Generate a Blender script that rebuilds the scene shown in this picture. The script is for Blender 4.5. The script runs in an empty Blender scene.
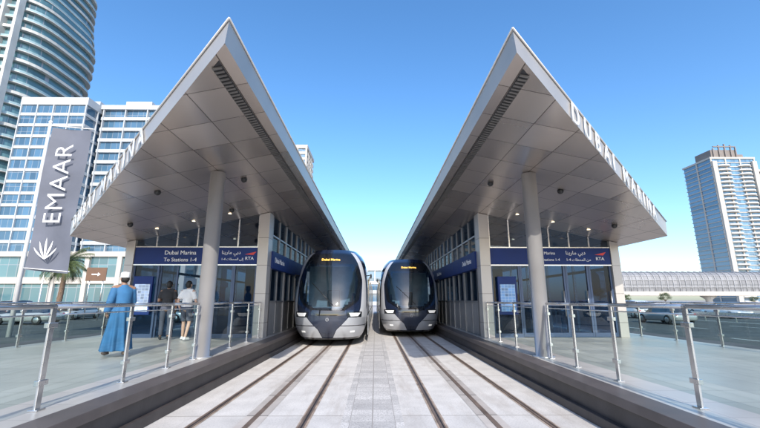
import bpy, bmesh, math, random
from mathutils import Vector, Matrix
import numpy as np
random.seed(7)
sc=bpy.context.scene
COL=sc.collection
rad=math.radians

# ------------------------------------------------------------ mesh builder
class MB:
    def __init__(s): s.v=[];s.f=[];s.m=[];s.sm=[]
    def add(s,vs,fs,m=0,smooth=False):
        b=len(s.v); s.v+=[tuple(v) for v in vs]
        for f in fs:
            s.f.append([b+i for i in f]); s.m.append(m); s.sm.append(smooth)
        return s
    def hexa(s,p,m=0):
        return s.add(p,[(0,1,2,3),(4,7,6,5),(0,4,5,1),(1,5,6,2),(2,6,7,3),(3,7,4,0)],m)
    def box(s,x0,x1,y0,y1,z0,z1,m=0):
        x0,x1=min(x0,x1),max(x0,x1);y0,y1=min(y0,y1),max(y0,y1);z0,z1=min(z0,z1),max(z0,z1)
        return s.hexa([(x0,y0,z0),(x1,y0,z0),(x1,y1,z0),(x0,y1,z0),(x0,y0,z1),(x1,y0,z1),(x1,y1,z1),(x0,y1,z1)],m)
    def quad(s,a,b,c,d,m=0): return s.add([a,b,c,d],[(0,1,2,3)],m)
    def prism(s,poly,z0,z1,m=0,smooth=False):
        n=len(poly)
        s.add([(x,y,z0) for x,y in poly]+[(x,y,z1) for x,y in poly],
              [tuple(range(n))[::-1],tuple(range(n,2*n))],m)
        s.add([(x,y,z0) for x,y in poly]+[(x,y,z1) for x,y in poly],
              [(i,(i+1)%n,(i+1)%n+n,i+n) for i in range(n)],m,smooth)
        return s
    def loft(s,rings,m=0,smooth=True,cap=True,closed=True):
        n=len(rings[0]); vs=[p for r in rings for p in r]; fs=[]
        for k in range(len(rings)-1):
            for i in range(n if closed else n-1):
                j=(i+1)%n
                fs.append((k*n+i,k*n+j,(k+1)*n+j,(k+1)*n+i))
        if cap:
            fs.append(tuple(range(n))[::-1]); L=(len(rings)-1)*n
            fs.append(tuple(range(L,L+n)))
        return s.add(vs,fs,m,smooth)
    def tube(s,pts,rads,seg=10,m=0,smooth=True,flat=None):
        pts=[Vector(p) for p in pts]
        if not isinstance(rads,(list,tuple)): rads=[rads]*len(pts)
        rings=[];ref=None
        for i,p in enumerate(pts):
            if i==0:t=pts[1]-pts[0]
            elif i==len(pts)-1:t=pts[-1]-pts[-2]
            else:t=(pts[i+1]-pts[i]).normalized()+(pts[i]-pts[i-1]).normalized()
            t.normalize()
            if ref is None: ref=Vector((0,0,1)) if abs(t.z)<.9 else Vector((1,0,0))
            a=t.cross(ref)
            if a.length<1e-4: a=t.cross(Vector((0,1,0)))
            a.normalize(); b=t.cross(a); ref=a.cross(t)
            r=rads[i]
            rings.append([p+a*math.cos(2*math.pi*k/seg)*r+b*math.sin(2*math.pi*k/seg)*r for k in range(seg)])
        return s.loft(rings,m,smooth)
    def ell(s,c,r,m=0,seg=16,rings=10):
        vs=[(c[0],c[1],c[2]-r[2])]
        for i in range(1,rings):
            p=-math.pi/2+math.pi*i/rings
            for j in range(seg):
                a=2*math.pi*j/seg
                vs.append((c[0]+r[0]*math.cos(p)*math.cos(a),c[1]+r[1]*math.cos(p)*math.sin(a),c[2]+r[2]*math.sin(p)))
        vs.append((c[0],c[1],c[2]+r[2])); fs=[]
        for j in range(seg): fs.append((0,1+(j+1)%seg,1+j))
        for i in range(rings-2):
            for j in range(seg):
                a=1+i*seg+j;b=1+i*seg+(j+1)%seg
                fs.append((a,b,b+seg,a+seg))
        t=len(vs)-1
        for j in range(seg): fs.append((t,1+(rings-2)*seg+j,1+(rings-2)*seg+(j+1)%seg))
        return s.add(vs,fs,m,True)
    def obj(s,name,mats,parent=None,bevel=0,recalc=True,seg=2):
        me=bpy.data.meshes.new(name); me.from_pydata(s.v,[],s.f); me.update()
        if not isinstance(mats,(list,tuple)): mats=[mats]
        for m in mats: me.materials.append(m)
        for i,p in enumerate(me.polygons):
            p.material_index=s.m[i]; p.use_smooth=s.sm[i]
        if recalc:
            bm=bmesh.new(); bm.from_mesh(me); bmesh.ops.recalc_face_normals(bm,faces=bm.faces[:]); bm.to_mesh(me); bm.free()
        o=bpy.data.objects.new(name,me); COL.objects.link(o)
        if parent: setp(o,parent)
        if bevel:
            b=o.modifiers.new('b','BEVEL'); b.width=bevel; b.segments=seg; b.limit_method='ANGLE'
        return o

WM={}
def setp(o,parent):
    o.parent=parent
    o.matrix_parent_inverse=Matrix.Translation(-WM.get(parent.name,Vector((0,0,0))))
def thing(name,label,cat,loc=(0,0,0),group=None):
    e=bpy.data.objects.new(name,None); e.empty_display_size=.3; COL.objects.link(e)
    e.location=loc; WM[e.name]=Vector(loc)
    e["label"]=label; e["category"]=cat
    if group: e["group"]=group
    return e
def struct(o):
    o["kind"]="structure"; return o
def dup(root,loc,rz=0,label=None,scale=1):
    kids=list(root.children_recursive)
    mp={}
    n=root.copy(); COL.objects.link(n); mp[root]=n
    n.location=loc; n.rotation_euler=(0,0,rz); n.scale=(scale,)*3
    if label:n["label"]=label
    for c in kids:
        k=c.copy(); COL.objects.link(k); mp[c]=k
    for c in kids:
        mp[c].parent=mp[c.parent]; mp[c].matrix_parent_inverse=c.matrix_parent_inverse.copy()
    return n

# ------------------------------------------------------------ materials
def newmat(name):
    m=bpy.data.materials.new(name); m.use_nodes=True
    nt=m.node_tree; b=nt.nodes['Principled BSDF']; return m,nt,b
def nd(nt,t,**k):
    n=nt.nodes.new(t)
    for a,v in k.items(): setattr(n,a,v)
    return n
def mixc(nt,fac,a,b):
    n=nd(nt,'ShaderNodeMix',data_type='RGBA')
    for sock,v in ((n.inputs[0],fac),(n.inputs[6],a),(n.inputs[7],b)):
        if isinstance(v,bpy.types.NodeSocket): nt.links.new(v,sock)
        else:
            sock.default_value=v if not isinstance(v,tuple) or len(v)==4 else (*v,1)
    return n.outputs[2]
def mth(nt,op,a,b=0.0,c=None):
    n=nd(nt,'ShaderNodeMath',operation=op)
    for i,v in enumerate((a,b)+(() if c is None else (c,))):
        if isinstance(v,bpy.types.NodeSocket): nt.links.new(v,n.inputs[i])
        else: n.inputs[i].default_value=v
    return n.outputs[0]
def mat(name,col,rough=.5,metal=0,var=.1,scale=2,bump=0,bscale=60,coat=0,emis=None,spec=.5):
    m,nt,b=newmat(name)
    tc=nd(nt,'ShaderNodeTexCoord')
    nz=nd(nt,'ShaderNodeTexNoise'); nz.inputs['Scale'].default_value=scale; nz.inputs['Detail'].default_value=6
    nt.links.new(tc.outputs['Object'],nz.inputs['Vector'])
    lo=tuple(c*(1-var*1.6) for c in col); hi=tuple(min(1,c*(1+var*1.2)) for c in col)
    rp=nd(nt,'ShaderNodeMapRange'); rp.inputs[1].default_value=.3; rp.inputs[2].default_value=.7
    nt.links.new(nz.outputs[0],rp.inputs[0])
    nt.links.new(mixc(nt,rp.outputs[0],lo,hi),b.inputs['Base Color'])
    r=mth(nt,'MULTIPLY_ADD',nz.outputs[0],.25*rough,rough*.87)
    nt.links.new(r,b.inputs['Roughness'])
    b.inputs['Metallic'].default_value=metal
    b.inputs['Specular IOR Level'].default_value=spec
    if coat: b.inputs['Coat Weight'].default_value=coat; b.inputs['Coat Roughness'].default_value=.04
    if emis: b.inputs['Emission Color'].default_value=(*emis[0],1); b.inputs['Emission Strength'].default_value=emis[1]
    if bump:
        n2=nd(nt,'ShaderNodeTexNoise'); n2.inputs['Scale'].default_value=bscale; n2.inputs['Detail'].default_value=4
        nt.links.new(tc.outputs['Object'],n2.inputs['Vector'])
        bp=nd(nt,'ShaderNodeBump'); bp.inputs['Strength'].default_value=bump; bp.inputs['Distance'].default_value=.02
        nt.links.new(n2.outputs[0],bp.inputs['Height']); nt.links.new(bp.outputs[0],b.inputs['Normal'])
    return m
def panel(name,col,pa,pb,axes='xy',line=.01,lcol=(.05,.05,.05),rough=.4,metal=0,var=.12,nvar=.1,nscale=1.5,offa=0,offb=0,spec=.5,stain=0,speck=0,coat=0):
    m,nt,b=newmat(name)
    tc=nd(nt,'ShaderNodeTexCoord'); sp=nd(nt,'ShaderNodeSeparateXYZ'); nt.links.new(tc.outputs['Object'],sp.inputs[0])
    ix={'x':0,'y':1,'z':2}
    def ax(a,p,off):
        v=sp.outputs[ix[a]]
        if a=='x': v=mth(nt,'ABSOLUTE',v)
        v=mth(nt,'ADD',mth(nt,'DIVIDE',v,p),1000+off)
        fr=mth(nt,'FRACT',v); fl=mth(nt,'FLOOR',v)
        return mth(nt,'LESS_THAN',fr,line/p),fl
    la,fa=ax(axes[0],pa,offa); lb,fb=ax(axes[1],pb,offb)
    ln=mth(nt,'MAXIMUM',la,lb)
    cb=nd(nt,'ShaderNodeCombineXYZ'); nt.links.new(fa,cb.inputs[0]); nt.links.new(fb,cb.inputs[1])
    wn=nd(nt,'ShaderNodeTexWhiteNoise',noise_dimensions='3D'); nt.links.new(cb.outputs[0],wn.inputs['Vector'])
    nz=nd(nt,'ShaderNodeTexNoise'); nz.inputs['Scale'].default_value=nscale; nz.inputs['Detail'].default_value=8
    nt.links.new(tc.outputs['Object'],nz.inputs['Vector'])
    t=mth(nt,'ADD',mth(nt,'MULTIPLY',wn.outputs[0],var*2),mth(nt,'MULTIPLY',nz.outputs[0],nvar*3))
    t=mth(nt,'ADD',t,1-var-nvar*1.5)
    vm=nd(nt,'ShaderNodeVectorMath',operation='SCALE'); vm.inputs[0].default_value=col; nt.links.new(t,vm.inputs['Scale'])
    c=vm.outputs[0]
    if speck:
        vz=nd(nt,'ShaderNodeTexNoise'); vz.inputs['Scale'].default_value=45; vz.inputs['Detail'].default_value=3
        nt.links.new(tc.outputs['Object'],vz.inputs['Vector'])
        g=nd(nt,'ShaderNodeMapRange'); g.inputs[1].default_value=.45; g.inputs[2].default_value=.65; g.inputs[4].default_value=speck
        nt.links.new(vz.outputs[0],g.inputs[0])
        c=mixc(nt,g.outputs[0],c,tuple(x*.25 for x in col))
    if stain:
        sz=nd(nt,'ShaderNodeTexNoise'); sz.inputs['Scale'].default_value=.8; sz.inputs['Detail'].default_value=9; sz.inputs['Roughness'].default_value=.7
        mp=nd(nt,'ShaderNodeMapping'); mp.inputs['Scale'].default_value=(3,.5,1); nt.links.new(tc.outputs['Object'],mp.inputs[0]); nt.links.new(mp.outputs[0],sz.inputs['Vector'])
        g=nd(nt,'ShaderNodeMapRange'); g.inputs[1].default_value=.5; g.inputs[2].default_value=.75; g.inputs[4].default_value=stain
        nt.links.new(sz.outputs[0],g.inputs[0])
        c=mixc(nt,g.outputs[0],c,tuple(x*k for x,k in zip(col,(.5,.42,.35))))
    nt.links.new(mixc(nt,ln,c,lcol),b.inputs['Base Color'])
    rr=mth(nt,'MULTIPLY_ADD',wn.outputs[0],rough*.3,rough*.8); rr=mth(nt,'MULTIPLY_ADD',nz.outputs[0],rough*.2,rr)
    nt.links.new(rr,b.inputs['Roughness'])
    b.inputs['Metallic'].default_value=metal; b.inputs['Specular IOR Level'].default_value=spec
    if coat: b.inputs['Coat Weight'].default_value=coat
    bp=nd(nt,'ShaderNodeBump'); bp.inputs['Strength'].default_value=.25; bp.inputs['Distance'].default_value=.01
    h=mth(nt,'SUBTRACT',mth(nt,'MULTIPLY',nz.outputs[0],.15),ln)
    nt.links.new(h,bp.inputs['Height']); nt.links.new(bp.outputs[0],b.inputs['Normal'])
    return m
def glass(name,tint,base=.04,rough=.02,op=0,opcol=(.02,.03,.04),gz=.5):
    m=bpy.data.materials.new(name); m.use_nodes=True; nt=m.node_tree; nt.nodes.clear()
    out=nd(nt,'ShaderNodeOutputMaterial'); tr=nd(nt,'ShaderNodeBsdfTransparent'); tr.inputs[0].default_value=(*tint,1)
    gl=nd(nt,'ShaderNodeBsdfGlossy'); gl.inputs['Roughness'].default_value=rough; gl.inputs[0].default_value=(.95,.98,1,1)
    lw=nd(nt,'ShaderNodeLayerWeight'); lw.inputs[0].default_value=.5
    f=mth(nt,'MULTIPLY_ADD',mth(nt,'POWER',lw.outputs['Facing'],5.0),gz,base)
    mx=nd(nt,'ShaderNodeMixShader'); nt.links.new(f,mx.inputs[0])
    src=tr.outputs[0]
    if op:
        df=nd(nt,'ShaderNodeBsdfDiffuse'); df.inputs[0].default_value=(*opcol,1)
        m2=nd(nt,'ShaderNodeMixShader'); m2.inputs[0].default_value=op; nt.links.new(src,m2.inputs[1]); nt.links.new(df.outputs[0],m2.inputs[2]); src=m2.outputs[0]
    nt.links.new(src,mx.inputs[1]); nt.links.new(gl.outputs[0],mx.inputs[2]); nt.links.new(mx.outputs[0],out.inputs[0])
    return m

M_soffit=panel('soffit_panels',(.54,.48,.44),.72,.92,'xy',.014,(.12,.10,.09),rough=.27,metal=.75,var=.09,nvar=.05,nscale=.6,offa=.12,offb=.2)
M_fascia=mat('fascia_metal',(.44,.42,.40),.42,.4,.06,1)
M_rim=mat('rim_metal',(.60,.58,.56),.35,.5,.04,1)
M_steel=mat('brushed_steel',(.62,.62,.62),.28,.9,.06,8)
M_colm=mat('column_metal',(.60,.59,.58),.3,.75,.05,1.5)
M_dark=mat('dark_metal',(.045,.045,.05),.4,.3,.1,3)
M_louv=mat('louvre_metal',(.20,.19,.18),.4,.5,.1,3)
M_black=mat('black_trim',(.015,.015,.017),.35,0,.1,3)
M_navy=mat('navy_sign',(.008,.028,.14),.55,0,.08,2,spec=.3)
M_frame=mat('blue_grey_frame',(.05,.08,.15),.4,.2,.06,4)
M_white=mat('white_letter',(.8,.8,.8),.45,0,.02,3)
M_letter=mat('steel_letter',(.72,.71,.70),.4,.2,.04,3)
M_red=mat('red_mark',(.6,.03,.03),.4,0,.05,3)
M_beige=panel('grey_cladding',(.45,.42,.395),3,.9,'xz',.012,(.1,.09,.08),rough=.4,metal=.35,var=.05,nvar=.06)
M_screen=mat('screen_panel_metal',(.34,.34,.35),.4,.5,.08,2)
M_sframe=mat('screen_frame_metal',(.25,.25,.26),.4,.5,.08,3)
M_gl_rail=glass('railing_glass',(.74,.84,.82),.055,gz=.25)
M_gl_st=glass('station_glass',(.32,.43,.55),.015,gz=.2,op=.12,opcol=(.02,.05,.11))
M_gl_cl=glass('clerestory_glass',(.26,.35,.45),.05,gz=.08)
M_track=panel('track_concrete',(.61,.585,.555),50,3.0,'xy',.02,(.30,.27,.24),rough=.8,var=.04,nvar=.16,nscale=2.5,stain=.55,speck=.2,offa=.5)
M_centre=panel('centre_pavers',(.54,.52,.50),.30,.30,'xy',.010,(.33,.31,.29),rough=.85,var=.13,nvar=.14,nscale=3,speck=.45)
M_rust=mat('rail_stain',(.37,.29,.23),.8,0,.30,5,bump=.3)
M_rail=mat('rail_steel',(.21,.155,.125),.45,.25,.2,4)
M_aps=panel('power_strip_resin',(.46,.42,.385),50,1.2,'xy',.03,(.12,.11,.10),rough=.6,var=.12,nvar=.15,nscale=5,offa=.5)
M_deck=panel('deck_tiles',(.43,.41,.38),.6,.6,'xy',.008,(.18,.17,.16),rough=.32,var=.09,nvar=.15,nscale=1.2,stain=.25)
M_edge=mat('platform_edge_dark',(.06,.05,.048),.55,0,.2,3,bump=.1)
M_edge2=mat('platform_edge_cap',(.12,.10,.095),.45,.2,.12,3)
M_ground=mat('city_ground',(.36,.33,.29),.9,0,.2,.05,bump=.2,bscale=5)
M_asph=mat('asphalt',(.09,.09,.09),.85,0,.2,.8,bump=.3,bscale=40)
M_mark=mat('road_paint',(.75,.75,.73),.6,0,.1,5)
M_pave=panel('pavement_blocks',(.43,.39,.34),.4,.2,'xy',.01,(.2,.18,.16),rough=.8,var=.12,nvar=.1)
M_int=mat('interior_wall',(.10,.12,.17),.5,0,.15,1)
M_gate=mat('gate_metal',(.5,.5,.5),.35,.7,.05,3)
M_lamp=mat('downlight_lens',(.9,.85,.7),.3,0,0,1,emis=((1,.85,.6),2.0))
M_poster=panel('map_poster',(.45,.58,.78),.11,.09,'xz',.012,(.7,.8,.9),rough=.3,var=.35,nvar=.3,nscale=6)
M_poster2=panel('map_poster_blue',(.12,.28,.55),.11,.09,'xz',.012,(.4,.55,.75),rough=.3,var=.35,nvar=.3,nscale=6)

def text(s,size,ext,M,m,name,parent,align='LEFT',space=1.0,bold=0):
    c=bpy.data.curves.new(name,'FONT'); c.body=s; c.size=size; c.extrude=ext; c.align_x=align; c.space_character=space
    if bold: c.offset=bold
    c.resolution_u=3
    o=bpy.data.objects.new('tmp',c); COL.objects.link(o)
    bpy.context.view_layer.update()
    dg=bpy.context.evaluated_depsgraph_get()
    me=bpy.data.meshes.new_from_object(o.evaluated_get(dg)); me.name=name
    bpy.data.objects.remove(o)
    me.materials.clear(); me.materials.append(m); me.transform(M)
    k=bpy.data.objects.new(name,me); COL.objects.link(k); setp(k,parent)
    return k
def frame(o,x,up):
    x=Vector(x).normalized(); up=Vector(up); z=x.cross(up).normalized(); y=z.cross(x)
    M=Matrix((x,y,z)).transposed().to_4x4(); M.translation=Vector(o); return M
ARAB="\ufe8e\ufee8\ufef3\ufead\ufe8e\ufee3 \ufef2\ufe91\ufea9"
ARAB2="1-4 \ufe95\ufe8e\ufec4\ufea4\ufee4\ufedf\ufe8d \ufee6\ufee3"
ARAB3="1-4 \ufe95\ufe8e\ufec4\ufea4\ufee4\ufedf\ufe8d \ufef0\ufedf\ufe87"

# ------------------------------------------------------------ ground and track
PZ=.45
struct(MB().quad((-3000,-400,-.16),(3000,-400,-.16),(3000,5000,-.16),(-3000,5000,-.16)).obj('ground',M_ground))
struct(MB().box(-3.0,3.0,-6,140,-.15,0).obj('track_bed',M_track))
struct(MB().quad((-.42,-6,.004),(.42,-6,.004),(.42,140,.004),(-.42,140,.004)).obj('centre_pavement',M_centre))
for cx in (-1.63,1.63):
    t=thing('tram_track','grooved steel tram rails set flush in pale concrete','tram track',(cx,0,0),'tram tracks')
    for r in (-.7175,.7175):
        mb=MB()
        mb.quad((cx+r-.07,-6,.004),(cx+r+.065,-6,.004),(cx+r+.065,140,.004),(cx+r-.07,140,.004),0)
        mb.box(cx+r-.042,cx+r-.008,-6,140,.006,.016,1); mb.box(cx+r+.014,cx+r+.034,-6,140,.006,.012,1)
        mb.quad((cx+r-.008,-6,.0085),(cx+r+.014,-6,.0085),(cx+r+.014,140,.0085),(cx+r-.008,140,.0085),2)
        mb.obj('rail',[M_rust,M_rail,M_dark],t)
    mb=MB()
    mb.quad((cx-.15,-6,.004),(cx+.15,-6,.004),(cx+.15,140,.004),(cx-.15,140,.004),0)
    mb.box(cx-.035,cx+.035,-6,140,.006,.014,1)
    mb.obj('power_strip',[M_aps,M_rail],t)
for s in (-1,1):
    mb=MB()
    mb.box(s*3.1,s*9.2,-6,60,-.15,PZ,0)
    struct(mb.obj('platform',M_deck))
    mb=MB()
    mb.box(s*3.0,s*3.099,-6,60,0.001,PZ-.10,0)
    mb.box(s*2.93,s*2.999,-6,60,0.001,.13,0)
    mb.box(s*2.96,s*3.30,-6,60,PZ-.099,PZ+.012,1)
    mb.obj('platform_edge_kerb',[M_edge,M_edge2],None,bevel=.008)["kind"]="structure"
    struct(MB().box(s*9.21,s*12.5,-10,200,-.15,0).obj('pavement',M_pave))
mb=MB(); mb.quad((12.6,-40,-.155),(46,-40,-.155),(46,600,-.155),(12.6,600,-.155)); struct(mb.obj('road',M_asph))
mb=MB()
for x in (12.9,28.8,29.4,45.6): mb.quad((x,-40,-.15),(x+.15,-40,-.15),(x+.15,600,-.15),(x,600,-.15))
for x in (16.8,20.8,24.8,33.4,37.4,41.4):
    for y in range(-20,300,9): mb.quad((x,y,-.15),(x+.14,y,-.15),(x+.14,y+3,-.15),(x,y+3,-.15))
struct(mb.obj('road_marking',M_mark))
mb=MB(); mb.quad((-48,14,-.155),(-12.6,14,-.155),(-12.6,58,-.155),(-48,58,-.155)); struct(mb.obj('car_park',M_asph))
mb=MB()
for i in range(12): mb.quad((-44+2.7*i,36,-.15),(-43.88+2.7*i,36,-.15),(-43.88+2.7*i,41,-.15),(-44+2.7*i,41,-.15))
struct(mb.obj('parking_marking',M_mark))

# ------------------------------------------------------------ stations
def zs(u): return 4.80-.218*(u-1.95)
YB=52
def station(s):
    T=thing('tram_station','metal and glass tram station with huge pointed cantilevered roof','tram station',(s*5.8,13,PZ),'tram stations')
    X=lambda u:s*u
    YA=4.36 if s<0 else 4.50
    UB=8.55 if s<0 else 8.40
    yf=lambda u: YA+(u-1.85)*(6.55/6.7)
    roof=MB()
    P=lambda u,z,f,dy=0:(X(u),(yf(u)+dy) if f else YB,z)
    ZB=3.82; ZA=5.12
    roof.quad(P(1.85,ZA,1),P(UB+.05,ZB,1),P(UB+.05,ZB,0),P(1.85,ZA,0))
    ro=roof.obj('roof',M_fascia,T)
    MB().quad(P(1.90,zs(1.90),1),P(UB,zs(UB),1),P(UB,zs(UB),0),P(1.90,zs(1.90),0)).obj('soffit',M_soffit,ro)
    f=MB()
    f.quad(P(1.85,ZA,1),P(1.90,zs(1.90),1),P(1.90,zs(1.90),0),P(1.85,ZA,0))
    f.quad(P(UB,zs(UB),1),P(UB+.05,ZB,1),P(UB+.05,ZB,0),P(UB,zs(UB),0))
    f.add([P(1.85,ZA,1),P(1.90,zs(1.90),1),P(UB,zs(UB),1),P(UB+.05,ZB,1)],[(0,1,2,3)])
    f.obj('fascia',M_fascia,ro)
    f=MB()
    f.tube([P(1.84,ZA,1,-.02),P(UB+.06,ZB+.01,1,-.02)],.016,8); f.obj('edge_trim',M_rim,ro)
    f=MB(); f.tube([P(1.84,ZA,1,-.02),P(1.84,ZA,0)],.014,8); f.obj('edge_trim',M_rim,ro)
    lv=MB()
    y=yf(2.17)+.16
    lv.quad((X(2.09),yf(2.09)+.12,zs(2.09)-.004),(X(2.24),yf(2.24)+.12,zs(2.24)-.004),(X(2.24),YB,zs(2.24)-.004),(X(2.09),YB,zs(2.09)-.004),0)
    while y<24:
        z1,z2=zs(2.10)-.006,zs(2.23)-.006
        lv.hexa([(X(2.10),y,z1-.02),(X(2.23),y,z2-.02),(X(2.23),y+.045,z2-.02),(X(2.10),y+.045,z1-.02),(X(2.10),y,z1),(X(2.23),y,z2),(X(2.23),y+.045,z2),(X(2.10),y+.045,z1)],1)
        y+=.09
    lv.obj('vent_strip',[M_dark,M_louv],ro)
    A=Vector(P(1.85,ZA,1)); B=Vector(P(UB+.05,ZB,1)); d=(B-A).normalized()
    out=Vector((s*.70,-.71,0)).normalized()
    if s>0: o=A+d*1.9; xd=d
    else: o=B-d*.5; xd=-d
    text("DUBAI MARINA",.52,.008,frame(o+out*.03+Vector((0,0,-.385)),xd,(0,0,1)),M_letter,'roof_lettering',ro,space=1.80,bold=.004)
    c=MB(); cx,cy=X(3.55),8.5; zt=zs(3.55)
    c.tube([(cx,cy,PZ),(cx,cy,PZ+.02),(cx,cy,PZ+.021),(cx,cy,zt-.02)],[.22,.22,.165,.16],28)
    c.obj('column',M_colm,T)
    Y0=12.8
    for u0,u1 in ((3.46,3.80),(7.78,8.06)):
        zz0,zz1=zs(u0)-.01,zs(u1)-.01
        MB().hexa([(X(u0),Y0-.12,PZ),(X(u1),Y0-.12,PZ),(X(u1),Y0+.4,PZ),(X(u0),Y0+.4,PZ),(X(u0),Y0-.12,zz0),(X(u1),Y0-.12,zz1),(X(u1),Y0+.4,zz1),(X(u0),Y0+.4,zz0)]).obj('pillar',M_beige,T,bevel=.01)
    sg=MB().box(X(3.803),X(7.777),Y0-.08,Y0+.10,2.72,3.30).obj('sign_band',M_navy,T,bevel=.01)
    MB().box(X(3.803),X(7.777),Y0-.095,Y0-.081,2.70,2.735).box(X(3.803),X(7.777),Y0-.095,Y0-.081,3.285,3.315).obj('sign_trim',M_steel,sg)
    fy=Y0-.084
    if s<0:
        text("Dubai Marina",.19,.004,frame((-6.82,fy,3.05),(1,0,0),(0,0,1)),M_white,'sign_lettering',sg)
        text("To Stations 1-4",.17,.004,frame((-6.82,fy,2.83),(1,0,0),(0,0,1)),M_white,'sign_lettering',sg)
        text(ARAB,.16,.004,frame((-4.97,fy,3.07),(1,0,0),(0,0,1)),M_white,'sign_lettering',sg)
        text(ARAB3,.105,.004,frame((-4.97,fy,2.87),(1,0,0),(0,0,1)),M_white,'sign_lettering',sg)
        lx=-4.20
    else:
        text("Dubai Marina",.135,.004,frame((5.22,fy,3.07),(1,0,0),(0,0,1)),M_white,'sign_lettering',sg)
        text("From Stations 1-4",.12,.004,frame((5.22,fy,2.86),(1,0,0),(0,0,1)),M_white,'sign_lettering',sg)
        text(ARAB,.17,.004,frame((6.30,fy,3.07),(1,0,0),(0,0,1)),M_white,'sign_lettering',sg)
        text(ARAB2,.12,.004,frame((6.30,fy,2.86),(1,0,0),(0,0,1)),M_white,'sign_lettering',sg)
        lx=7.28
    text("RTA",.15,.004,frame((lx,fy,2.88),(1,0,0),(0,0,1)),M_white,'sign_lettering',sg)
    MB().add([(lx-.02,fy,3.06),(lx+.36,fy,3.15),(lx+.26,fy,3.04)],[(0,1,2)]).obj('sign_emblem',M_red,sg)
    if s<0: bays=[(3.80,4.55,'g'),(4.55,5.35,'g'),(5.35,6.95,'o'),(6.95,7.78,'g')]
    else:   bays=[(3.80,4.75,'g'),(4.75,5.50,'d'),(5.50,6.25,'d'),(6.25,7.02,'d'),(7.02,7.78,'d')]
    for u0,u1,k in bays:
        if k=='g':
            w=MB().box(X(u0+.03),X(u1-.03),Y0,Y0+.012,PZ+.12,2.70).obj('window',M_gl_st,T)
            fr=MB().box(X(u0-.0),X(u0+.06),Y0-.03,Y0+.05,PZ,2.72).box(X(u1-.001),X(u1-.05),Y0-.028,Y0+.048,PZ,2.72).box(X(u0+.06),X(u1-.05),Y0-.028,Y0+.048,PZ,PZ+.12).box(X(u0+.06),X(u1-.05),Y0-.02,Y0+.04,1.50,1.55)
            fr.obj('frame',M_frame,w)
        if k=='d':
            w=MB().box(X(u0+.05),X(u1-.05),Y0,Y0+.014,PZ+.06,2.70).obj('door',M_gl_st,T)
            fr=MB().box(X(u0+.005),X(u0+.07),Y0-.03,Y0+.05,PZ+.02,2.72).box(X(u1-.005),X(u1-.07),Y0-.03,Y0+.05,PZ+.02,2.72).box(X(u0+.07),X(u1-.07),Y0-.025,Y0+.045,PZ+.02,PZ+.14).box(X(u0+.07),X(u1-.07),Y0-.02,Y0+.04,1.42,1.50)
            fr.obj('frame',M_frame,w)
            MB().tube([(X(u1-.12),Y0-.07,1.1),(X(u1-.12),Y0-.07,1.9)],.015,8).obj('handle',M_steel,w)
        if k=='o':
            w=MB().box(X(u1-.55),X(u1-.05),Y0+.07,Y0+.085,PZ+.05,2.70).obj('door',M_gl_st,T)
            MB().box(X(u1-.58),X(u1-.53),Y0+.05,Y0+.11,PZ,2.70).box(X(u1-.002),X(u1-.05),Y0+.055,Y0+.11,PZ,2.70).obj('frame',M_frame,w)
    u=7.36 if s<0 else 4.28
    pc=MB().box(X(u-.30),X(u+.30),Y0-.14,Y0-.05,1.15,2.35).obj('poster_case',M_navy,T,bevel=.01)
    MB().box(X(u-.24),X(u+.24),Y0-.146,Y0-.141,1.25,2.1).obj('map',M_poster if s<0 else M_poster2,pc)
    n=6
    for i in range(n):
        u0=3.80+(7.78-3.80)*i/n; u1=3.80+(7.78-3.80)*(i+1)/n
        w=MB().quad((X(u0),Y0,3.30),(X(u1),Y0,3.30),(X(u1),Y0,zs(u1)-.01),(X(u0),Y0,zs(u0)-.01)).obj('clerestory_window',M_gl_cl,T)
        MB().hexa([(X(u0),Y0-.03,3.302),(X(u0+.04),Y0-.03,3.302),(X(u0+.04),Y0+.03,3.302),(X(u0),Y0+.03,3.302),(X(u0),Y0-.03,zs(u0)-.01),(X(u0+.04),Y0-.03,zs(u0)-.02),(X(u0+.04),Y0+.03,zs(u0)-.02),(X(u0),Y0+.03,zs(u0)-.01)]).obj('frame',M_steel,w)
    y=13.2; k=0
    while y<46:
        y2=y+2.1
        pn=MB().box(X(3.50),X(3.56),y+.07,y2-.07,PZ+.02,1.55).obj('screen_door',M_screen,T,bevel=.005)
        g=MB(); g.quad((X(3.53),y+.07,1.55),(X(3.53),y2-.07,1.55),(X(3.53),y2-.07,2.62),(X(3.53),y+.07,2.62)); g.obj('window',M_gl_cl,pn)
        g=MB(); g.box(X(3.46),X(3.60),y-.07,y+.07,PZ,2.64); g.box(X(3.48),X(3.58),y+1.0,y+1.06,PZ+.02,2.62); g.box(X(3.47),X(3.59),y+.07,y2-.07,1.52,1.58); g.obj('frame',M_sframe,pn)
        MB().box(X(3.40),X(3.62),y-.07,y2-.075,2.645,3.22).obj('sign_band',M_navy,T)
        if k%3==0:
            cd=Vector((0,1,0)) if s<0 else Vector((0,-1,0))
            text("Dubai Marina",.26,.003,frame((X(3.395),y+.2 if s<0 else y+1.85,2.86),cd,(0,0,1)),M_white,'sign_lettering',T)
        w=MB().quad((X(3.52),y,3.22),(X(3.52),y2,3.22),(X(3.52),y2,zs(3.52)-.01),(X(3.52),y,zs(3.52)-.01)).obj('clerestory_window',M_gl_cl,T)
        MB().box(X(3.46),X(3.58),y-.04,y+.04,3.222,zs(3.58)-.01).box(X(3.47),X(3.57),y+1.03,y+1.08,3.222,zs(3.58)-.02).box(X(3.47),X(3.57),y+.04,y2-.04,3.75,3.80).obj('frame',M_screen,w)
        y=y2;k+=1
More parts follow.
